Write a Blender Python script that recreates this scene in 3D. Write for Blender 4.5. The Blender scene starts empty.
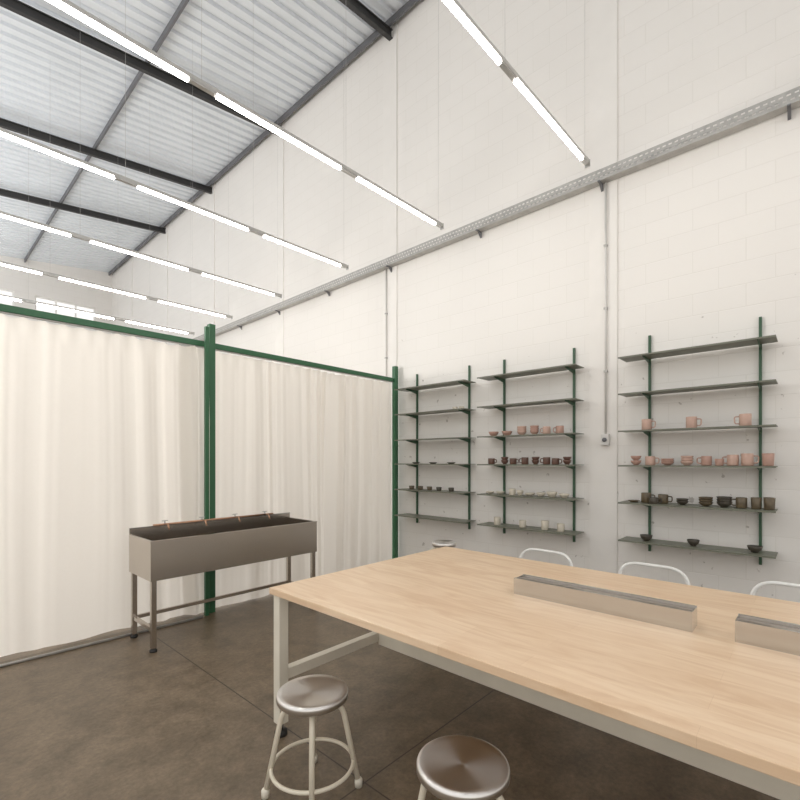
import bpy, math, random
from mathutils import Vector, Matrix
random.seed(7)
S = bpy.context.scene
COL = S.collection
H = 1.55

# ------------------------------------------------------------------ materials
def new_mat(name):
    m = bpy.data.materials.new(name); m.use_nodes = True
    nt = m.node_tree
    return m, nt, nt.nodes['Principled BSDF'], nt.nodes['Material Output']

def simple(name, col, rough=0.5, metal=0.0, var=0.06, scale=8.0, bump=0.0, stretch=(1,1,1), spec=0.5, radial=0):
    m, nt, b, out = new_mat(name)
    tc = nt.nodes.new('ShaderNodeTexCoord'); mp = nt.nodes.new('ShaderNodeMapping')
    mp.inputs['Scale'].default_value = stretch
    nt.links.new(tc.outputs['Object'], mp.inputs['Vector'])
    n = nt.nodes.new('ShaderNodeTexNoise'); n.inputs['Scale'].default_value = scale
    n.inputs['Detail'].default_value = 4
    nt.links.new(mp.outputs[0], n.inputs['Vector'])
    r = nt.nodes.new('ShaderNodeValToRGB')
    r.color_ramp.elements[0].position = 0.3; r.color_ramp.elements[1].position = 0.7
    r.color_ramp.elements[0].color = tuple(max(0, c*(1-var)) for c in col)+(1,)
    r.color_ramp.elements[1].color = tuple(min(1, c*(1+var)) for c in col)+(1,)
    nt.links.new(n.outputs['Fac'], r.inputs['Fac'])
    nt.links.new(r.outputs['Color'], b.inputs['Base Color'])
    b.inputs['Roughness'].default_value = rough
    b.inputs['Metallic'].default_value = metal
    b.inputs['Specular IOR Level'].default_value = spec
    if radial:
        tg = nt.nodes.new('ShaderNodeTangent'); tg.direction_type='RADIAL'; tg.axis='Z'
        nt.links.new(tg.outputs[0], b.inputs['Tangent']); b.inputs['Anisotropic'].default_value=radial
    if bump:
        bp = nt.nodes.new('ShaderNodeBump'); bp.inputs['Strength'].default_value = bump
        bp.inputs['Distance'].default_value = 0.01
        nt.links.new(n.outputs['Fac'], bp.inputs['Height'])
        nt.links.new(bp.outputs[0], b.inputs['Normal'])
    return m

def wall_mat():
    m, nt, b, out = new_mat('painted_block')
    L = nt.links.new
    tc = nt.nodes.new('ShaderNodeTexCoord')
    sep = nt.nodes.new('ShaderNodeSeparateXYZ'); L(tc.outputs['Object'], sep.inputs[0])
    add = nt.nodes.new('ShaderNodeMath'); add.operation='ADD'
    L(sep.outputs['X'], add.inputs[0]); L(sep.outputs['Y'], add.inputs[1])
    cmb = nt.nodes.new('ShaderNodeCombineXYZ'); L(add.outputs[0], cmb.inputs['X']); L(sep.outputs['Z'], cmb.inputs['Y'])
    br = nt.nodes.new('ShaderNodeTexBrick')
    br.inputs['Scale'].default_value = 1.0
    br.inputs['Brick Width'].default_value = 0.4; br.inputs['Row Height'].default_value = 0.2
    br.inputs['Mortar Size'].default_value = 0.006; br.inputs['Mortar Smooth'].default_value = 0.9
    br.inputs['Color1'].default_value = (0.84,0.81,0.77,1); br.inputs['Color2'].default_value = (0.83,0.80,0.76,1)
    br.inputs['Mortar'].default_value = (0.785,0.755,0.71,1)
    L(cmb.outputs[0], br.inputs['Vector'])
    n = nt.nodes.new('ShaderNodeTexNoise'); n.inputs['Scale'].default_value = 5; n.inputs['Detail'].default_value = 8
    L(tc.outputs['Object'], n.inputs['Vector'])
    n2 = nt.nodes.new('ShaderNodeTexNoise'); n2.inputs['Scale'].default_value = 12; n2.inputs['Detail'].default_value = 3
    L(tc.outputs['Object'], n2.inputs['Vector'])
    # scuffs concentrated in a lower band of the wall
    geo = nt.nodes.new('ShaderNodeNewGeometry'); sp = nt.nodes.new('ShaderNodeSeparateXYZ'); L(geo.outputs['Position'], sp.inputs[0])
    mr = nt.nodes.new('ShaderNodeMapRange'); mr.inputs[1].default_value=3.9; mr.inputs[2].default_value=2.7; mr.inputs[3].default_value=-0.07; mr.inputs[4].default_value=0.02
    L(sp.outputs['Z'], mr.inputs[0])
    ad2 = nt.nodes.new('ShaderNodeMath'); ad2.operation='ADD'; L(n2.outputs['Fac'], ad2.inputs[0]); L(mr.outputs[0], ad2.inputs[1])
    r2 = nt.nodes.new('ShaderNodeValToRGB'); r2.color_ramp.elements[0].position=0.715; r2.color_ramp.elements[1].position=0.745
    r2.color_ramp.elements[0].color=(0,0,0,1); r2.color_ramp.elements[1].color=(0.6,0.6,0.6,1)
    L(ad2.outputs[0], r2.inputs['Fac'])
    mix = nt.nodes.new('ShaderNodeMix'); mix.data_type='RGBA'
    L(r2.outputs['Color'], mix.inputs[0]); L(br.outputs['Color'], mix.inputs[6]); mix.inputs[7].default_value=(0.35,0.31,0.27,1)
    L(mix.outputs[2], b.inputs['Base Color'])
    b.inputs['Roughness'].default_value = 0.75
    sub = nt.nodes.new('ShaderNodeMath'); sub.operation='MULTIPLY_ADD'
    L(br.outputs['Fac'], sub.inputs[0]); sub.inputs[1].default_value=-0.8; L(n.outputs['Fac'], sub.inputs[2])
    bp = nt.nodes.new('ShaderNodeBump'); bp.inputs['Strength'].default_value = 0.2; bp.inputs['Distance'].default_value=0.01
    L(sub.outputs[0], bp.inputs['Height']); L(bp.outputs[0], b.inputs['Normal'])
    return m

def floor_mat():
    m, nt, b, out = new_mat('concrete_floor')
    L = nt.links.new
    geo = nt.nodes.new('ShaderNodeNewGeometry')
    sep = nt.nodes.new('ShaderNodeSeparateXYZ'); L(geo.outputs['Position'], sep.inputs[0])
    def noise(sc, det, dist=0):
        n = nt.nodes.new('ShaderNodeTexNoise'); n.inputs['Scale'].default_value=sc; n.inputs['Detail'].default_value=det
        n.inputs['Distortion'].default_value=dist; n.inputs['Roughness'].default_value=0.72
        L(geo.outputs['Position'], n.inputs['Vector']); return n
    a = noise(4.5, 12, 0.2); c = noise(40, 6)
    r = nt.nodes.new('ShaderNodeValToRGB')
    r.color_ramp.elements[0].position=0.34; r.color_ramp.elements[0].color=(0.135,0.099,0.063,1)
    r.color_ramp.elements[1].position=0.68; r.color_ramp.elements[1].color=(0.275,0.208,0.140,1)
    L(a.outputs['Fac'], r.inputs['Fac'])
    r2 = nt.nodes.new('ShaderNodeValToRGB')
    r2.color_ramp.elements[0].position=0.35; r2.color_ramp.elements[0].color=(0.70,0.70,0.70,1)
    r2.color_ramp.elements[1].position=0.65; r2.color_ramp.elements[1].color=(1.0,1.0,1.0,1)
    L(c.outputs['Fac'], r2.inputs['Fac'])
    mul = nt.nodes.new('ShaderNodeMix'); mul.data_type='RGBA'; mul.blend_type='MULTIPLY'; mul.inputs[0].default_value=1
    L(r.outputs['Color'], mul.inputs[6]); L(r2.outputs['Color'], mul.inputs[7])
    def joint(sock, off):
        s = nt.nodes.new('ShaderNodeMath'); s.operation='SUBTRACT'; L(sep.outputs[sock], s.inputs[0]); s.inputs[1].default_value=off
        p = nt.nodes.new('ShaderNodeMath'); p.operation='PINGPONG'; L(s.outputs[0], p.inputs[0]); p.inputs[1].default_value=1.5
        l = nt.nodes.new('ShaderNodeMath'); l.operation='LESS_THAN'; L(p.outputs[0], l.inputs[0]); l.inputs[1].default_value=0.004
        return l
    jx = joint('X', 1.5); jy = joint('Y', 1.6)
    mx = nt.nodes.new('ShaderNodeMath'); mx.operation='MAXIMUM'; L(jx.outputs[0], mx.inputs[0]); L(jy.outputs[0], mx.inputs[1])
    mix = nt.nodes.new('ShaderNodeMix'); mix.data_type='RGBA'
    L(mx.outputs[0], mix.inputs[0]); L(mul.outputs[2], mix.inputs[6]); mix.inputs[7].default_value=(0.06,0.045,0.033,1)
    L(mix.outputs[2], b.inputs['Base Color'])
    rr = nt.nodes.new('ShaderNodeMapRange'); L(a.outputs['Fac'], rr.inputs[0]); rr.inputs[3].default_value=0.25; rr.inputs[4].default_value=0.50
    L(rr.outputs[0], b.inputs['Roughness'])
    bp = nt.nodes.new('ShaderNodeBump'); bp.inputs['Strength'].default_value=0.10; bp.inputs['Distance'].default_value=0.01
    L(c.outputs['Fac'], bp.inputs['Height']); L(bp.outputs[0], b.inputs['Normal'])
    return m

def wood_mat():
    m, nt, b, out = new_mat('pale_wood')
    L = nt.links.new
    tc = nt.nodes.new('ShaderNodeTexCoord')
    mp = nt.nodes.new('ShaderNodeMapping'); mp.inputs['Rotation'].default_value=(0,0,math.radians(90))
    L(tc.outputs['Object'], mp.inputs['Vector'])
    br = nt.nodes.new('ShaderNodeTexBrick'); br.inputs['Scale'].default_value=1
    br.inputs['Brick Width'].default_value=0.85; br.inputs['Row Height'].default_value=0.11
    br.inputs['Mortar Size'].default_value=0.0006; br.offset_frequency=2; br.offset=0.37
    br.inputs['Color1'].default_value=(0.85,0.65,0.46,1); br.inputs['Color2'].default_value=(0.80,0.595,0.41,1)
    br.inputs['Mortar'].default_value=(0.72,0.52,0.345,1)
    L(mp.outputs[0], br.inputs['Vector'])
    mp2 = nt.nodes.new('ShaderNodeMapping'); mp2.inputs['Scale'].default_value=(7,0.9,7)
    L(tc.outputs['Object'], mp2.inputs['Vector'])
    n = nt.nodes.new('ShaderNodeTexNoise'); n.inputs['Scale'].default_value=2.0; n.inputs['Detail'].default_value=7; n.inputs['Distortion'].default_value=2.0
    L(mp2.outputs[0], n.inputs['Vector'])
    r = nt.nodes.new('ShaderNodeValToRGB')
    r.color_ramp.elements[0].position=0.33; r.color_ramp.elements[0].color=(0.91,0.845,0.775,1)
    r.color_ramp.elements[1].position=0.60; r.color_ramp.elements[1].color=(1.03,1.03,1.03,1)
    L(n.outputs['Fac'], r.inputs['Fac'])
    mul = nt.nodes.new('ShaderNodeMix'); mul.data_type='RGBA'; mul.blend_type='MULTIPLY'; mul.inputs[0].default_value=1
    L(br.outputs['Color'], mul.inputs[6]); L(r.outputs['Color'], mul.inputs[7])
    L(mul.outputs[2], b.inputs['Base Color'])
    b.inputs['Roughness'].default_value=0.33
    return m

def curtain_mat():
    m, nt, b, out = new_mat('linen')
    L = nt.links.new
    tc = nt.nodes.new('ShaderNodeTexCoord')
    n = nt.nodes.new('ShaderNodeTexNoise'); n.inputs['Scale'].default_value=60
    L(tc.outputs['Object'], n.inputs['Vector'])
    r = nt.nodes.new('ShaderNodeValToRGB')
    r.color_ramp.elements[0].color=(0.85,0.80,0.735,1); r.color_ramp.elements[1].color=(0.90,0.855,0.795,1)
    L(n.outputs['Fac'], r.inputs['Fac']); L(r.outputs['Color'], b.inputs['Base Color'])
    b.inputs['Roughness'].default_value=0.9; b.inputs['Specular IOR Level'].default_value=0.1
    t = nt.nodes.new('ShaderNodeBsdfTranslucent'); t.inputs['Color'].default_value=(0.95,0.905,0.84,1)
    mx = nt.nodes.new('ShaderNodeMixShader'); mx.inputs[0].default_value=0.5
    L(b.outputs[0], mx.inputs[1]); L(t.outputs[0], mx.inputs[2]); L(mx.outputs[0], out.inputs['Surface'])
    return m

def emit_mat(name, col, s):
    m, nt, b, out = new_mat(name)
    b.inputs['Base Color'].default_value=(0.9,0.9,0.9,1)
    b.inputs['Emission Color'].default_value=col+(1,)
    b.inputs['Emission Strength'].default_value=s
    return m

M = dict(
 wall=wall_mat(), floor=floor_mat(), wood=wood_mat(), linen=curtain_mat(),
 plaster=simple('painted_plaster',(0.84,0.81,0.77),0.7,0,0.02,3,0.05),
 roof=simple('corrugated_steel',(0.78,0.815,0.85),0.45,0.15,0.04,1.5),
 black=simple('black_steel',(0.045,0.044,0.044),0.5,0.2,0.1,5),
 purlin=simple('grey_steel',(0.17,0.17,0.18),0.5,0.3,0.1,5),
 green=simple('green_paint',(0.028,0.12,0.052),0.4,0,0.06,5),
 olive=simple('olive_paint',(0.165,0.17,0.128),0.42,0,0.08,5),
 darkgreen=simple('dark_green_paint',(0.035,0.095,0.048),0.42,0,0.06,5),
 galv=simple('galvanised',(0.47,0.455,0.43),0.42,0.4,0.12,12),
 zinc=simple('zinc_sheet',(0.58,0.57,0.55),0.17,1.0,0.02,2),
 trough_reflect=simple('painted_trough_reflection',(0.50,0.44,0.385),0.25,0.8,0.05,3),  # brown colour stands in for the reflection inside the open troughs
 alum=simple('aluminium',(0.52,0.51,0.49),0.38,0.6,0.05,10),
 steel=simple('stainless',(0.54,0.49,0.435),0.24,1.0,0.05,2),
 seat=simple('brushed_seat',(0.78,0.75,0.72),0.36,1.0,0.04,5,0,(1,1,1),0.5,0.8),
 cream=simple('cream_paint',(0.76,0.69,0.56),0.4,0,0.04,6),
 cream2=simple('cream_grey_paint',(0.78,0.73,0.62),0.42,0,0.04,6),
 white=simple('white_paint',(0.84,0.83,0.80),0.35,0,0.02,6),
 rubber=simple('rubber',(0.03,0.028,0.026),0.7,0,0.1,10),
 copper=simple('copper',(0.50,0.29,0.19),0.3,0.9,0.12,14),
 pvc=simple('grey_plastic',(0.66,0.64,0.61),0.5,0,0.04,8),
 pink=simple('pink_glaze',(0.47,0.285,0.225),0.45,0,0.07,20),
 pink2=simple('blush_glaze',(0.57,0.38,0.305),0.45,0,0.06,20),
 brown=simple('brown_glaze',(0.13,0.065,0.045),0.4,0,0.15,25),
 moss=simple('moss_glaze',(0.12,0.09,0.052),0.35,0,0.35,25),
 dark=simple('dark_glaze',(0.065,0.055,0.04),0.35,0,0.3,25),
 ivory=simple('ivory_glaze',(0.64,0.58,0.48),0.45,0,0.06,20),
 tube=emit_mat('led_diffuser',(1.0,0.96,0.90),23.0),
)

# ------------------------------------------------------------------ mesh builder
class MB:
    def __init__(s): s.v=[]; s.f=[]; s.sm=[]
    def add(s, vs, fs, smooth=False):
        o=len(s.v); s.v += [tuple(v) for v in vs]
        for f in fs: s.f.append([i+o for i in f]); s.sm.append(smooth)
        return s
    def box(s,x0,x1,y0,y1,z0,z1):
        vs=[(x0,y0,z0),(x1,y0,z0),(x1,y1,z0),(x0,y1,z0),(x0,y0,z1),(x1,y0,z1),(x1,y1,z1),(x0,y1,z1)]
        return s.add(vs,[(0,3,2,1),(4,5,6,7),(0,1,5,4),(1,2,6,5),(2,3,7,6),(3,0,4,7)])
    def tube(s, pts, r, seg=12, closed=False, cap=True):
        pts=[Vector(p) for p in pts]; n=len(pts); rs = r if isinstance(r,(list,tuple)) else [r]*n
        T=[]
        for i in range(n):
            a=pts[(i-1)%n] if (closed or i>0) else pts[i]
            c=pts[(i+1)%n] if (closed or i<n-1) else pts[i]
            T.append((c-a).normalized())
        up=Vector((0,0,1)) if abs(T[0].z)<0.9 else Vector((1,0,0))
        N=(up-T[0]*up.dot(T[0])).normalized()
        vs=[]
        for i in range(n):
            N=(N-T[i]*N.dot(T[i])).normalized(); B=T[i].cross(N)
            for j in range(seg):
                a=2*math.pi*j/seg
                vs.append(pts[i]+(N*math.cos(a)+B*math.sin(a))*rs[i])
        fs=[]
        m=n if closed else n-1
        for i in range(m):
            k=(i+1)%n
            for j in range(seg):
                l=(j+1)%seg
                fs.append((i*seg+j,i*seg+l,k*seg+l,k*seg+j))
        s.add(vs,fs,True)
        if cap and not closed:
            o=len(s.v)-len(vs)
            s.f.append([o+j for j in range(seg)][::-1]); s.sm.append(False)
            s.f.append([o+(n-1)*seg+j for j in range(seg)]); s.sm.append(False)
        return s
    def lathe(s, prof, seg=28, c=(0,0,0)):
        vs=[];fs=[]
        n=len(prof)
        for (r,z) in prof:
            for j in range(seg):
                a=2*math.pi*j/seg; vs.append((c[0]+r*math.cos(a),c[1]+r*math.sin(a),c[2]+z))
        for i in range(n-1):
            for j in range(seg):
                l=(j+1)%seg; fs.append((i*seg+j,i*seg+l,(i+1)*seg+l,(i+1)*seg+j))
        return s.add(vs,fs,True)
    def mesh(s,name,mat):
        me=bpy.data.meshes.new(name); me.from_pydata(s.v,[],s.f); me.materials.append(mat)
        for p,f in zip(me.polygons,s.sm): p.use_smooth=f
        me.validate(); me.update(); return me
    def obj(s,name,mat,parent=None,loc=(0,0,0),rot=(0,0,0),bevel=0):
        ob=bpy.data.objects.new(name,s.mesh(name,mat)); COL.objects.link(ob)
        ob.location=loc; ob.rotation_euler=rot
        if parent: ob.parent=parent
        if bevel:
            md=ob.modifiers.new('bevel','BEVEL'); md.width=bevel; md.segments=2; md.limit_method='ANGLE'
        return ob

def empty(name,label,cat,loc=(0,0,0),rz=0,group=None):
    e=bpy.data.objects.new(name,None); COL.objects.link(e); e.location=loc; e.rotation_euler=(0,0,rz)
    e.empty_display_size=0.1
    e['label']=label; e['category']=cat
    if group: e['group']=group
    return e
def tag(o,label,cat,group=None):
    o['label']=label; o['category']=cat
    if group: o['group']=group
    return o
def struct(o,label=None):
    o['kind']='structure'
    if label: o['label']=label
    return o
def clone(root, loc, rz=None, **props):
    def rec(o,par):
        c=o.copy(); COL.objects.link(c)
        if par: c.parent=par; c.matrix_parent_inverse=o.matrix_parent_inverse.copy()
        for ch in list(o.children): rec(ch,c)
        return c
    r=rec(root,None); r.location=loc
    if rz is not None: r.rotation_euler[2]=rz
    for k,v in props.items(): r[k]=v
    return r
def cbox(x0,x1,y0,y1,z0,z1,name,mat,bevel=0,parent=None):
    cx,cy,cz=(x0+x1)/2,(y0+y1)/2,(z0+z1)/2
    return MB().box(x0-cx,x1-cx,y0-cy,y1-cy,z0-cz,z1-cz).obj(name,mat,parent,(cx,cy,cz),bevel=bevel)

def smooth_path(pts, r=0.05, n=5):
    P=[Vector(p) for p in pts]; out=[P[0]]
    for i in range(1,len(P)-1):
        a=(P[i-1]-P[i]); c=(P[i+1]-P[i]); d=min(r,a.length*0.49,c.length*0.49)
        A=P[i]+a.normalized()*d; C=P[i]+c.normalized()*d
        for k in range(n+1):
            t=k/n; out.append(A*(1-t)**2+P[i]*2*t*(1-t)+C*t*t)
    out.append(P[-1]); return out

# ------------------------------------------------------------------ room shell
XW=5.0; YB=18.3; SL=0.12
struct(cbox(-7,XW+0.2,-4,YB+0.2,-0.12,0,'floor',M['floor']),'dark brown polished concrete floor')
struct(cbox(XW,XW+0.2,-4,YB,0,8.6,'wall_right',M['wall']),'white painted concrete block wall')
z0,z1=6.0,6.78
wins=[(-3.4,-1.0,z0,z1),(-0.4,2.35,z0,z1),(2.85,4.5,z0,z1)]
mb=MB()
mb.box(-7,XW,YB,YB+0.2,0,z0); mb.box(-7,XW,YB,YB+0.2,z1,8.3)
edges=[-7]+[e for w in wins for e in (w[0],w[1])]+[XW]
for i in range(0,len(edges),2): mb.box(edges[i],edges[i+1],YB,YB+0.2,z0,z1)
struct(mb.obj('wall_back',M['wall']),'white end wall with high strip windows')
for i,w in enumerate(wins):
    mb=MB(); t=0.04
    mb.box(w[0],w[1],YB+0.05,YB+0.1,w[2],w[2]+t).box(w[0],w[1],YB+0.05,YB+0.1,w[3]-t,w[3])
    n=3
    for k in range(n+1):
        x=w[0]+(w[1]-w[0]-t)*k/n; mb.box(x,x+t,YB+0.05,YB+0.1,w[2]+t,w[3]-t)
    struct(mb.obj('window_%d'%(i+1),M['white']),'high horizontal window with white frame')
for i,y in enumerate([1.655,4.76,7.75,10.64,13.45,16.35]):
    struct(cbox(XW-0.018,XW,y-0.14,y+0.14,0,8.1,'trim_%d'%(i+1),M['plaster']),'smooth white painted concrete column in the wall')
zr=lambda x: 8.13-SL*(XW-x)
mb=MB(); prof=[]
y=-4.0; p=0.2
while y<YB+0.2:
    prof += [(y,0),(y+0.115,0),(y+0.130,0.045),(y+0.185,0.045)]; y+=p
prof.append((y,0))
vs=[];fs=[]
for (yy,dz) in prof: vs += [(-7,yy,zr(-7)+dz),(XW+0.2,yy,zr(XW+0.2)+dz)]
for i in range(len(prof)-1): fs.append((2*i,2*i+1,2*i+3,2*i+2))
mb.add(vs,fs)
struct(mb.obj('ceiling',M['roof']),'corrugated silvery white metal roof sheeting')
def sloped(x0,x1,y0,y1,dz0,dz1,mb):
    vs=[(x0,y0,zr(x0)+dz0),(x1,y0,zr(x1)+dz0),(x1,y1,zr(x1)+dz0),(x0,y1,zr(x0)+dz0),
        (x0,y0,zr(x0)+dz1),(x1,y0,zr(x1)+dz1),(x1,y1,zr(x1)+dz1),(x0,y1,zr(x0)+dz1)]
    return mb.add(vs,[(0,3,2,1),(4,5,6,7),(0,1,5,4),(1,2,6,5),(2,3,7,6),(3,0,4,7)])
for y in [1.35,4.73,7.72,10.62,13.45]:
    mb=MB()
    sloped(-7,XW,y-0.035,y+0.035,-0.235,-0.223,mb); sloped(-7,XW,y-0.035,y+0.035,-0.112,-0.10,mb); sloped(-7,XW,y-0.008,y+0.008,-0.223,-0.112,mb)
    tag(mb.obj('roof_beam',M['black']),'black painted steel roof beam spanning to the block wall','beam','roof beams')
for x in [-4.2,-1.9,0.35,2.6,4.9]:
    mb=MB(); z=zr(x)
    mb.box(x-0.015,x+0.015,-4,YB,z-0.10,z-0.092).box(x-0.015,x-0.007,-4,YB,z-0.092,z-0.01).box(x-0.015,x+0.015,-4,YB,z-0.014,z-0.004)
    tag(mb.obj('roof_purlin',M['purlin']),'thin grey steel purlin under the roof sheeting','beam','roof purlins')

# ------------------------------------------------------------------ cable tray & conduits
tray=empty('cable_tray','perforated galvanised cable tray fixed along the white block wall','cable tray',(0,0,0))
mb=MB(); x0,x1=4.88,4.975; zb,zt=H+2.90,H+3.015
ya,yb=-2.5,YB
rows=[(zb,zb+0.03),(zb+0.046,zb+0.072),(zt-0.027,zt)]
for a,c in rows: mb.box(x0,x0+0.003,ya,yb,a,c)
for (a,c),off in (((zb+0.03,zb+0.046),0),((zb+0.072,zt-0.027),0.025)):
    y=ya+off
    while y<yb-0.05:
        mb.box(x0,x0+0.003,y,y+0.022,a,c); y+=0.05
mb.box(x0+0.003,x1,ya,yb,zb,zb+0.003)
mb.obj('tray_channel',M['galv'],tray)
for y in [0.16,1.66,3.15,4.72,6.2,7.72,9.2,10.7,12.2,13.7,15.2,16.7]:
    xe=XW-0.019
    b_=MB().box(x0-0.01,xe,y-0.012,y+0.012,zb-0.012,zb)
    b_.add([(xe,y-0.012,zb-0.012),(xe,y+0.012,zb-0.012),(xe,y+0.012,zb-0.07),(xe,y-0.012,zb-0.07),
            (xe-0.055,y-0.012,zb-0.012),(xe-0.055,y+0.012,zb-0.012)],[(0,1,2,3),(0,3,4),(1,5,2),(4,3,2,5),(0,4,5,1)])
    b_.obj('bracket',M['purlin'],tray)
def conduit(y,zlow):
    c=empty('wall_conduit','grey vertical electrical conduit running down the wall to a socket box','conduit',(4.964,y,zlow))
    MB().tube([(0,0,0.0),(0,0,zb-zlow)],0.010,10).obj('pipe',M['pvc'],c)
    for k in range(1,4):
        MB().box(-0.014,0.018,-0.017,0.017,(zb-zlow)*k/4-0.01,(zb-zlow)*k/4+0.01).obj('clamp',M['galv'],c)
    MB().box(-0.035,0.017,-0.04,0.04,-0.12,0.0).obj('socket_box',M['pvc'],c,bevel=0.006)
    MB().lathe([(0.0,0),(0.022,0),(0.022,0.012),(0,0.012)],16).obj('socket',M['purlin'],c,(-0.035,0,-0.06),(0,math.radians(-90),0))
conduit(1.62,H+0.27); conduit(4.82,H+0.2)

# ------------------------------------------------------------------ linear lights
ZL=H+2.83; XE=4.43
def linear_light(y):
    e=empty('linear_light','long suspended aluminium light bar with bright white tubes','ceiling light',(XE,y,ZL),math.radians(-1.6),group='suspended linear lights')
    X=lambda v: v-XE
    MB().box(X(-2.75),X(4.42),-0.021,0.021,0.0,0.032).obj('light_channel',M['alum'],e)
    MB().box(X(4.42),X(4.43),-0.024,0.024,-0.028,0.038).obj('end_cap',M['alum'],e)
    for k in range(5):
        a=3.07-1.43*k
        MB().box(X(a),X(a+1.22),-0.0125,0.0125,-0.025,0.0).obj('light_tube',M['tube'],e,bevel=0.0015)
        MB().box(X(a+1.22),X(a+1.33) if k==0 else X(a+1.43),-0.018,0.018,-0.014,0.0).obj('joint_cover',M['alum'],e)
    for x in (4.36,2.93,1.53,0.1,-1.33):
        MB().tube([(X(x),0,0.032),(X(x),0,zr(x)-ZL-0.02)],0.0012,6).obj('suspension_cable',M['alum'],e)
for k in range(7): linear_light(-0.13+1.74*k)

# ------------------------------------------------------------------ partition frame + curtains
YC=4.60
def post(x,y,w,zt,label):
    p=MB().box(-w/2,w/2,-w/2,w/2,0,zt).obj('partition_post',M['green'],None,(x,y,0),bevel=0.004)
    tag(p,label,'post'); return p
post(2.128,YC-0.05,0.062,H+1.38,'tall green steel post between two curtains')
post(2.052,YC-0.115,0.038,H+1.33,'slim green steel post close beside the thicker centre post')
post(4.91,YC-0.02,0.065,H+1.38,'green steel end post beside the white wall')
def turn(o,ang):
    P=Vector((2.1,YC,0)); R=Matrix.Rotation(ang,3,'Z'); v=R@(o.location-P)
    o.location=v+P; o.rotation_euler[2]+=ang
AL=math.radians(-2.0)
def rail(x0,x1,ang=0):
    r=empty('curtain_rail','green horizontal steel rail carrying the cream curtains','curtain rail',((x0+x1)/2,YC,H+1.15))
    l=(x1-x0)/2
    MB().box(-l,l,-0.025,0.025,0,0.055).obj('beam',M['green'],r,bevel=0.003)
    MB().box(-l,l,-0.01,0.01,-0.012,0).obj('curtain_track',M['galv'],r)
    if ang: turn(r,ang)
rail(-3.0,2.09,AL); rail(2.165,4.86)
def vnoise(seed):
    rnd=random.Random(seed); T=[rnd.uniform(-1,1) for _ in range(512)]
    def f(x):
        i=math.floor(x); t=x-i; t=t*t*(3-2*t)
        return T[i%512]*(1-t)+T[(i+1)%512]*t
    return f
def curtain(x0,x1,ztop,label,seed,ampf,ang=0):
    n1,n2,n3,n4=[vnoise(seed*10+k) for k in range(4)]
    cx=(x0+x1)/2; nx=int((x1-x0)/0.006); nz=30
    vs=[];fs=[]
    for j in range(nz+1):
        t=j/nz; z=0.03+(ztop-0.03)*t
        for i in range(nx+1):
            x=x0+(x1-x0)*i/nx
            A=ampf(x)*(0.7+0.6*n4(x*1.9+7))
            xw=x+0.07*n4(x*1.3+t*0.7)
            w=(0.050*n1(xw*4.0+0.6*t)*(1-0.45*t)
               +0.042*n2(xw*9.0+0.5*t*n4(x*2))
               +0.020*n3(xw*24.0+0.4*t)*(0.5+0.7*t))*A
            if t>0.94: w=w*(1-0.4*(t-0.94)/0.06)+0.010*math.sin(48*x)*(t-0.94)/0.06
            w=max(-0.08,min(0.06,w))
            zz=z
            if j==0: zz-=0.012*(1+n2(x*3.1))
            if j==nz: zz-=0.018*abs(math.sin(24*x))
            vs.append((x-cx,w,zz))
    for j in range(nz):
        for i in range(nx):
            a=j*(nx+1)+i; fs.append((a,a+1,a+nx+2,a+nx+1))
    o=MB().add(vs,fs,True).obj('curtain',M['linen'],None,(cx,YC,0))
    tag(o,label,'curtain','partition curtains')
    if ang: turn(o,ang)
sm=lambda a,b,x: (lambda t: t*t*(3-2*t))(max(0,min(1,(x-a)/(b-a))))
curtain(-1.6,2.10,H+1.136,'wide cream linen curtain gathered beside the tall green post',5,lambda x:0.5+1.05*sm(1.0,1.35,x),AL)
curtain(2.165,4.86,H+1.136,'cream linen curtain behind the steel wash trough',9,lambda x:0.85+0.35*math.sin(2.2*x))
tr=tag(MB().tube([(-2.5,0,0),(2.5,0,0)],0.012,8).obj('floor_pipe',M['galv'],None,(-0.5,YC-0.16,0.0125)),'thin grey pipe lying on the floor along the curtain','pipe')
turn(tr,AL)

# ------------------------------------------------------------------ wash trough
sx0,sx1,sy0,sy1=1.34,2.98,3.92,4.43
sink=empty('wash_trough','long stainless steel wash trough on legs in front of the curtain','sink',((sx0+sx1)/2,(sy0+sy1)/2,0))
lx=(sx1-sx0)/2; ly=(sy1-sy0)/2; zt_=0.892; zb_=0.575; t=0.008
mb=MB()
mb.box(-lx,lx,-ly,-ly+t,zb_,zt_).box(-lx,lx,ly-t,ly,zb_,zt_+0.05).box(-lx,-lx+t,-ly+t,ly-t,zb_,zt_).box(lx-t,lx,-ly+t,ly-t,zb_,zt_).box(-lx+t,lx-t,-ly+t,ly-t,zb_+0.06,zb_+0.06+t)
mb.obj('basin',M['steel'],sink)
mb=MB(); r_=0.02
mb.box(-lx-0.004,lx+0.004,-ly-0.004,-ly+r_,zt_,zt_+0.006).box(-lx-0.004,-lx+r_,-ly+r_,ly-t,zt_,zt_+0.006).box(lx-r_,lx+0.004,-ly+r_,ly-t,zt_,zt_+0.006)
mb.obj('rim',M['steel'],sink)
MB().box(-lx,lx,ly-0.012,ly+0.006,zt_+0.05,zt_+0.062).obj('back_edge',M['zinc'],sink)
for sx in (-1,1):
    for sy in (-1,1):
        x=sx*(lx-0.03); y=sy*(ly-0.03)
        MB().box(x-0.02,x+0.02,y-0.02,y+0.02,0.03,zb_).obj('leg',M['steel'],sink,bevel=0.003)
        MB().lathe([(0,0),(0.028,0),(0.03,0.015),(0.014,0.03),(0,0.03)],14,(x,y,0)).obj('foot',M['rubber'],sink)
MB().box(-lx+0.05,lx-0.05,ly-0.042,ly-0.018,0.16,0.19).obj('back_stretcher',M['steel'],sink)
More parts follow.
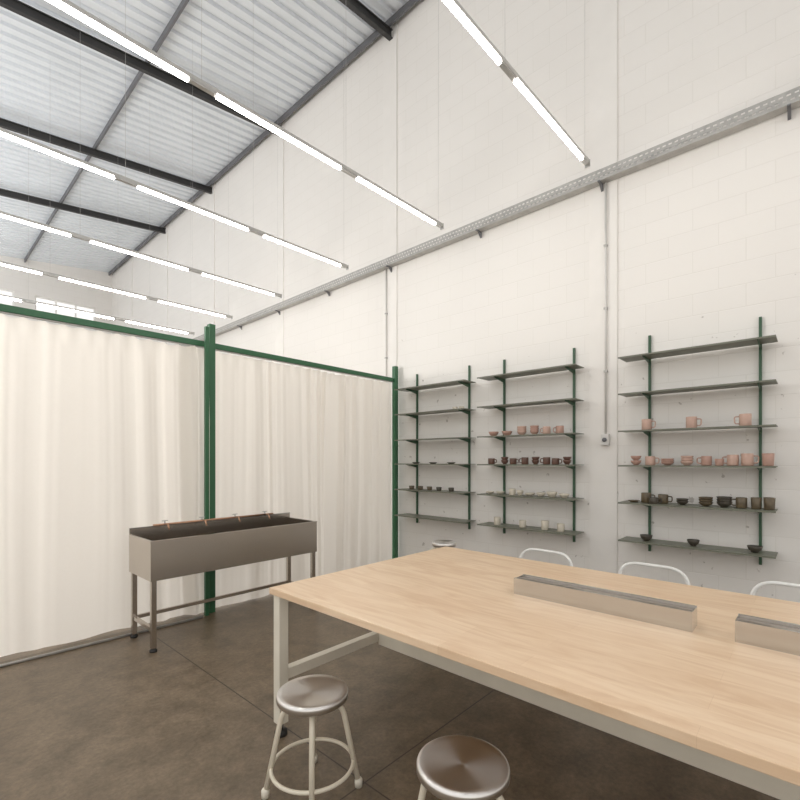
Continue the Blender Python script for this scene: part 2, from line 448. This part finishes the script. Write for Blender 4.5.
for x in (-lx+0.03,lx-0.03):
    MB().box(x-0.012,x+0.012,-ly+0.05,ly-0.05,0.16,0.19).obj('side_stretcher',M['steel'],sink)
yp=ly-0.045; zp=0.072
MB().tube([(-lx+0.18,yp,zt_+zp),(lx-0.24,yp,zt_+zp)],0.009,10).obj('water_pipe',M['copper'],sink)
for k in range(4):
    x=-lx+0.28+k*0.34
    MB().tube(smooth_path([(x,yp,zt_+zp),(x,yp-0.07,zt_+zp+0.01),(x,yp-0.10,zt_+zp-0.035)],0.02),0.008,10).obj('spout',M['copper'],sink)
    MB().tube([(x,yp,zt_+zp+0.005),(x,yp,zt_+zp+0.03)],0.006,8).box(x-0.025,x+0.025,yp-0.005,yp+0.005,zt_+zp+0.028,zt_+zp+0.036).obj('tap_handle',M['alum'],sink)
MB().tube([(0.45,0,zb_-0.05),(0.45,0,zb_+0.06)],0.02,12).obj('drain',M['steel'],sink)

# ------------------------------------------------------------------ work table
tx0,tx1,ty0,ty1=1.40,3.06,-0.75,2.28; TZ=0.83
tab=empty('work_table','large pale wood work table on a cream steel frame','table',((tx0+tx1)/2,(ty0+ty1)/2,0))
lx=(tx1-tx0)/2; ly=(ty1-ty0)/2
MB().box(-lx,lx,-ly,ly,TZ-0.036,TZ).obj('tabletop',M['wood'],tab,bevel=0.003)
for sx in (-1,1):
    for sy in (-1,1):
        x=sx*(lx-0.045); y=sy*(ly-0.05)
        MB().box(x-0.03,x+0.03,y-0.03,y+0.03,0.07,TZ-0.036).obj('leg',M['cream2'],tab,bevel=0.004)
        MB().lathe([(0,0),(0.035,0),(0.035,0.022),(0.012,0.03),(0.012,0.07),(0,0.07)],16,(x,y,0)).obj('foot',M['rubber'],tab)
for sy in (-1,1):
    y=sy*(ly-0.05)
    MB().box(-lx+0.075,lx-0.075,y-0.025,y+0.025,0.31,0.37).obj('crossbar',M['cream2'],tab,bevel=0.003)
    MB().box(-lx+0.075,lx-0.075,y-0.025,y+0.025,TZ-0.086,TZ-0.036).obj('top_rail',M['cream2'],tab,bevel=0.003)
MB().box(-0.035,0.035,-ly+0.076,ly-0.076,0.29,0.37).obj('stretcher',M['cream2'],tab,bevel=0.003)

def channel(y0,y1):
    e=empty('metal_trough','long open galvanised metal trough lying on the table top','metal tray',(2.28,(y0+y1)/2,TZ),group='metal troughs on the table')
    l=(y1-y0)/2; w=0.055; h=0.082; t=0.003
    MB().box(-w,w,-l,l,0,t).box(-w,-w+t,-l,l,t,h).box(w-t,w,-l,l,t,h).box(-w,-w+0.012,-l,l,h,h+t).box(w-0.012,w,-l,l,h,h+t).obj('channel_body',M['zinc'],e)
    MB().box(-w+t,w-t,-l,-l+t,t,h).obj('end_plate',M['zinc'],e)
    MB().box(-w+t,w-t,l-t,l,t,h).obj('end_plate',M['zinc'],e)
    MB().box(-w+t,w-t,-l+t,l-t,h-0.010,h-0.006).obj('inner_reflection_sheet',M['trough_reflect'],e)  # added sheet inside the open trough, coloured as its interior reflection
channel(0.38,1.20); channel(-0.62,0.235)

# ------------------------------------------------------------------ stools
def make_stool(loc,rz,label,z=0.475,R=0.165):
    e=empty('stool',label,'stool',loc,rz,'round workshop stools')
    MB().lathe([(0.0005,z-0.010),(0.05,z-0.0095),(R*0.8,z-0.004),(R-0.012,z),(R-0.003,z-0.004),(R,z-0.012),(R,z-0.032),(R-0.006,z-0.038),(R-0.012,z-0.034),(0.0005,z-0.034)],64).obj('seat',M['seat'],e)
    MB().lathe([(0,z-0.034),(0.055,z-0.034),(0.055,z-0.05),(0.03,z-0.055),(0.03,z-0.10),(0,z-0.10)],20).obj('seat_support',M['cream'],e)
    for k in range(4):
        a=k*math.pi/2
        c,s=math.cos(a),math.sin(a)
        pts=smooth_path([(0.02*c,0.02*s,z-0.06),(0.135*c,0.135*s,z-0.075),(0.212*c,0.212*s,0.025)],0.075,8)
        MB().tube(pts,0.0125,12).obj('leg',M['cream'],e)
        MB().lathe([(0,0),(0.018,0),(0.019,0.03),(0.0135,0.04),(0,0.04)],14,(0.214*c,0.214*s,0)).obj('foot',M['cream2'],e)
    n=48; rr=0.188
    MB().tube([(rr*math.cos(2*math.pi*i/n),rr*math.sin(2*math.pi*i/n),0.13) for i in range(n)],0.009,10,closed=True).obj('footrest',M['cream'],e)
    return e
st=make_stool((1.296,1.736,0),math.radians(52),'round stainless seat stool with cream tube legs beside the table leg')
clone(st,(1.35,0.93,0),math.radians(20),label='round stainless seat stool with cream tube legs beside the table')
make_stool((3.36,2.52,0),0.3,'taller round seat stool at the table corner by the wall',0.80,0.11)

# ------------------------------------------------------------------ chairs
def make_chair(loc,rz,label):
    e=empty('chair',label,'chair',loc,rz,'white metal chairs')
    w=0.215
    MB().box(-0.19,0.19,-0.19,0.19,0.43,0.45).obj('seat',M['white'],e,bevel=0.009)
    hoop=smooth_path([(0.19,-w,0.42),(0.235,-w,0.825),(0.235,w,0.825),(0.19,w,0.42)],0.13,8)
    MB().tube(hoop,0.0115,12).obj('backrest',M['white'],e)
    MB().tube(smooth_path([(0.215,-w+0.01,0.62),(0.235,0,0.63),(0.215,w-0.01,0.62)],0.08),0.009,10).obj('back_bar',M['white'],e)
    for sx in (-1,1):
        for sy in (-1,1):
            MB().tube([(0.17*sx,0.17*sy,0.43),(0.21*sx,0.21*sy,0.0)],[0.013,0.011],10).obj('leg',M['white'],e)
    return e
ch=make_chair((3.22,1.585,0),0,'white tubular metal chair tucked at the far side of the table')
clone(ch,(3.24,0.825,0)); clone(ch,(3.24,0.07,0))

# ------------------------------------------------------------------ shelving units
SZ=[H+1.0,H+0.645,H+0.285,H-0.05,H-0.41,H-0.775]
def shelving(ya,yb,ra,rb,label):
    e=empty('shelving_unit',label,'shelf',(4.96,(ya+yb)/2,H-0.9),group='green wall shelving units')
    oy=(ya+yb)/2; oz=H-0.9
    for r in (ra,rb):
        y=r-oy
        MB().box(0.012,0.04,y-0.010,y+0.010,0,2.13).obj('upright',M['darkgreen'],e)
    for z in SZ:
        zz=z-oz
        MB().box(-0.26,0.012,ya-oy,yb-oy,zz-0.007,zz).box(-0.26,-0.258,ya-oy,yb-oy,zz-0.014,zz-0.007).obj('shelf_board',M['olive'],e)
        for r in (ra,rb):
            y=r-oy
            mb=MB(); th=0.0025
            P=[(0.012,zz-0.007),(-0.22,zz-0.007),(-0.22,zz-0.018),(0.012,zz-0.055)]
            vs=[(x,y-th,z_) for x,z_ in P]+[(x,y+th,z_) for x,z_ in P]
            mb.add(vs,[(0,1,2,3),(7,6,5,4),(0,4,5,1),(1,5,6,2),(2,6,7,3),(3,7,4,0)])
            mb.obj('shelf_bracket',M['darkgreen'],e)
shelving(0.233,1.42,0.35,1.21,'wall-mounted shelving holding pink and moss green mugs')
shelving(1.845,3.03,1.96,2.82,'wall-mounted shelving holding pink, brown and ivory cups')
shelving(3.22,4.40,3.33,4.22,'wall-mounted shelving nearly empty beside the green end post')

# ------------------------------------------------------------------ ceramics
cache={}
def mug_mesh(r,h,mat):
    k=('mug',r,h,mat)
    if k not in cache:
        w=0.004
        body=MB().lathe([(0,0),(r*0.9,0),(r,0.006),(r,h-0.003),(r-w/2,h),(r-w,h-0.003),(r-w,0.01),(0,0.008)],24).mesh('body',M[mat])
        pts=smooth_path([(r-0.002,0,h*0.80),(r+0.032,0,h*0.80),(r+0.030,0,h*0.24),(r-0.002,0,h*0.22)],0.022,6)
        han=MB().tube(pts,0.0055,8).mesh('handle',M[mat])
        cache[k]=(body,han)
    return cache[k]
def put_mug(x,y,z,r,h,mat,rz,label,group):
    e=empty('mug',label,'mug',(x,y,z),rz,group)
    bm,hm=mug_mesh(r,h,mat)
    for n,m_ in (('body',bm),('handle',hm)):
        o=bpy.data.objects.new(n,m_); COL.objects.link(o); o.parent=e
def put_round(kind,x,y,z,r,h,mat,label,group):
    k=(kind,r,h,mat)
    if k not in cache:
        w=0.004
        if kind=='bowl': pr=[(0,0),(r*0.45,0),(r*0.5,0.006),(r*0.82,h*0.45),(r,h-0.002),(r-w/2,h),(r-w,h-0.003),(r*0.76,h*0.5),(r*0.4,0.012),(0,0.010)]
        elif kind=='plate': pr=[(0,0),(r*0.6,0),(r*0.65,0.004),(r,h-0.002),(r-0.002,h),(r*0.62,0.008),(0,0.007)]
        else: pr=[(0,0),(r*0.82,0),(r*0.88,0.006),(r,h-0.003),(r-w/2,h),(r-w,h-0.003),(r*0.82,0.01),(0,0.008)]
        cache[k]=MB().lathe(pr,24).mesh(kind,M[mat])
    o=bpy.data.objects.new(kind,cache[k]); COL.objects.link(o); o.location=(x,y,z)
    tag(o,label,kind,group)
E=0.0005
X=4.82
z3,z4,z5,z6=SZ[2]+E,SZ[3]+E,SZ[4]+E,SZ[5]+E
g='pink mugs on the upper shelf'
for y,rz in ((1.196,-1.6),(0.829,-1.55),(0.439,1.7)): put_mug(X,y,z3,0.043,0.105,'pink2',rz,'blush pink mug standing alone on the shelf',g)
g='pink cups and mugs on the middle shelf'
for k in range(2): put_round('bowl',X,1.29,z4+k*0.045,0.048,0.045,'pink','stacked small pink bowl on the shelf',g)
put_mug(X,1.165,z4,0.043,0.085,'pink2',-1.6,'blush pink mug with side handle on the shelf',g)
for k in range(3): put_round('bowl',X,1.02,z4+k*0.016,0.055,0.032,'pink','stacked shallow pink bowl on the shelf',g)
for k in range(3): put_round('bowl',X+0.01,0.865,z4+k*0.024,0.052,0.04,'pink2','stacked blush bowl on the shelf',g)
put_mug(X,0.715,z4,0.040,0.085,'pink',1.5,'pink mug with side handle on the shelf',g)
put_round('cup',X,0.62,z4,0.035,0.06,'pink','low pink cup on the shelf',g)
put_mug(X,0.525,z4,0.042,0.095,'pink2',1.6,'tall blush mug on the shelf',g)
put_mug(X,0.425,z4,0.043,0.105,'pink2',-1.6,'tall blush mug on the shelf',g)
put_round('cup',X,0.288,z4,0.042,0.105,'pink','tall pink tumbler at the shelf end',g)
g='moss green mugs and bowls on the lower shelf'
put_round('plate',X,1.31,z5,0.055,0.018,'moss','small moss green dish on the shelf',g)
put_mug(X,1.20,z5,0.043,0.095,'moss',-1.6,'moss green glazed mug on the shelf',g)
put_mug(X+0.02,1.06,z5,0.043,0.085,'moss',-1.6,'moss green glazed mug on the shelf',g)
put_mug(X-0.08,1.12,z5,0.036,0.06,'dark',-1.3,'dark glazed low mug on the shelf',g)
for k in range(2): put_round('bowl',X,0.90,z5+k*0.02,0.050,0.036,'dark','dark glazed bowl stacked on the shelf',g)
for k in range(3): put_round('bowl',X,0.72,z5+k*0.022,0.056,0.036,'moss','moss green bowl stacked on the shelf',g)
for k in range(3): put_round('bowl',X,0.585,z5+k*0.022,0.058,0.046,'dark','dark glazed bowl stacked on the shelf',g)
put_mug(X,0.465,z5,0.040,0.09,'moss',1.6,'moss green glazed mug on the shelf',g)
put_round('cup',X,0.366,z5,0.038,0.095,'moss','moss green tumbler on the shelf',g)
put_round('cup',X,0.28,z5,0.040,0.10,'moss','moss green tumbler on the shelf',g)
g='dark bowls on the bottom shelf'
for y,r in ((1.2,0.055),(0.815,0.05),(0.375,0.055)): put_round('bowl',X,y,z6,r,0.055,'dark','dark glazed bowl standing alone on the bottom shelf',g)
g='pink bowls and mugs on the centre shelf'
for y in (2.87,2.69): put_round('bowl',X,y,z3,0.062,0.055,'pink','wide pink bowl on the shelf',g)
for k in range(3): put_round('bowl',X,2.50,z3+k*0.026,0.055,0.05,'pink2','stacked blush bowl on the shelf',g)
for k in range(3): put_round('bowl',X,2.345,z3+k*0.026,0.05,0.05,'pink','stacked pink bowl on the shelf',g)
put_mug(X,2.20,z3,0.042,0.085,'pink2',1.5,'blush pink mug on the shelf',g)
put_mug(X,2.05,z3,0.042,0.085,'pink',1.6,'pink mug on the shelf',g)
g='dark brown cups on the shelf'
for i,y in enumerate((2.90,2.72,2.61,2.46,2.33,2.20,2.10,1.97)):
    if i%3==1:
        for k in range(2): put_round('bowl',X,y,z4+k*0.035,0.044,0.05,'brown','stacked dark brown bowl on the shelf',g)
    else: put_mug(X,y,z4,0.040,0.08 if i%2 else 0.07,'brown',1.6 if i%2 else -1.6,'dark brown glazed mug on the shelf',g)
g='ivory cups and bowls on the shelf'
for y,r,h in ((2.92,0.05,0.03),(2.78,0.05,0.035),(2.62,0.04,0.075),(2.52,0.04,0.06),(2.40,0.06,0.035),(2.27,0.05,0.045),(2.14,0.06,0.06),(2.0,0.055,0.045)):
    put_round('bowl' if h<0.07 else 'cup',X,y,z5,r,h,'ivory','ivory glazed bowl on the shelf' if h<0.07 else 'ivory glazed cup on the shelf',g)
g='ivory tumblers on the bottom shelf'
for y,h in ((2.82,0.09),(2.49,0.08),(2.22,0.10),(2.04,0.085)): put_round('cup',X,y,z6,0.042,h,'ivory','ivory tumbler standing on the bottom shelf',g)
g='small dark dishes on the shelf'
for y in (4.18,4.02,3.86,3.70,3.50): put_round('cup',X,y,z5,0.038,0.05,'moss' if y>3.8 else 'dark','small dark pinch cup on the shelf',g)
for y in (4.1,3.8,3.5): put_round('plate',X,y,z4,0.06,0.02,'dark','small dark plate on the shelf',g)
for y in (3.44,3.34): put_round('cup',X,y,SZ[1]+E,0.035,0.04,'ivory','small pale dish on the shelf',g)

# ------------------------------------------------------------------ light & camera
w=bpy.data.worlds.new('World'); S.world=w; w.use_nodes=True
bg=w.node_tree.nodes['Background']; bg.inputs[0].default_value=(1.0,0.98,0.95,1); bg.inputs[1].default_value=1.08
def area(name,loc,rot,sx,sy,e,col=(1,0.98,0.95)):
    l=bpy.data.lights.new(name,'AREA'); l.shape='RECTANGLE'; l.size=sx; l.size_y=sy; l.energy=e; l.color=col
    o=bpy.data.objects.new(name,l); COL.objects.link(o); o.location=loc; o.rotation_euler=rot
    return o
# added fill areas, out of view and aimed up, to brighten the roof
area('roof_fill',(-3.5,3.0,3.6),(math.radians(180),math.radians(-8),0),1.5,9,210,(0.96,0.98,1))
area('roof_fill',(-1.5,13.0,3.4),(math.radians(180),0,0),3,8,330,(0.96,0.98,1))
# added backlight, out of view, that shines through the curtain folds
d=Vector((2.2,4.6,1.3))-Vector((-3.0,8.0,3.0))
area('curtain_backlight',(-3.0,8.0,3.0),d.to_track_quat('-Z','Y').to_euler(),1.2,1.2,210)

cam=bpy.data.cameras.new('Camera'); co=bpy.data.objects.new('Camera',cam); COL.objects.link(co)
co.location=(0,0,H); co.rotation_euler=(math.radians(90),0,math.radians(-47.6))
cam.sensor_width=36; cam.lens=455/800*36; cam.shift_y=60/800
cam.clip_start=0.05
S.camera=co
S.view_settings.view_transform='Standard'
S.view_settings.look='None'
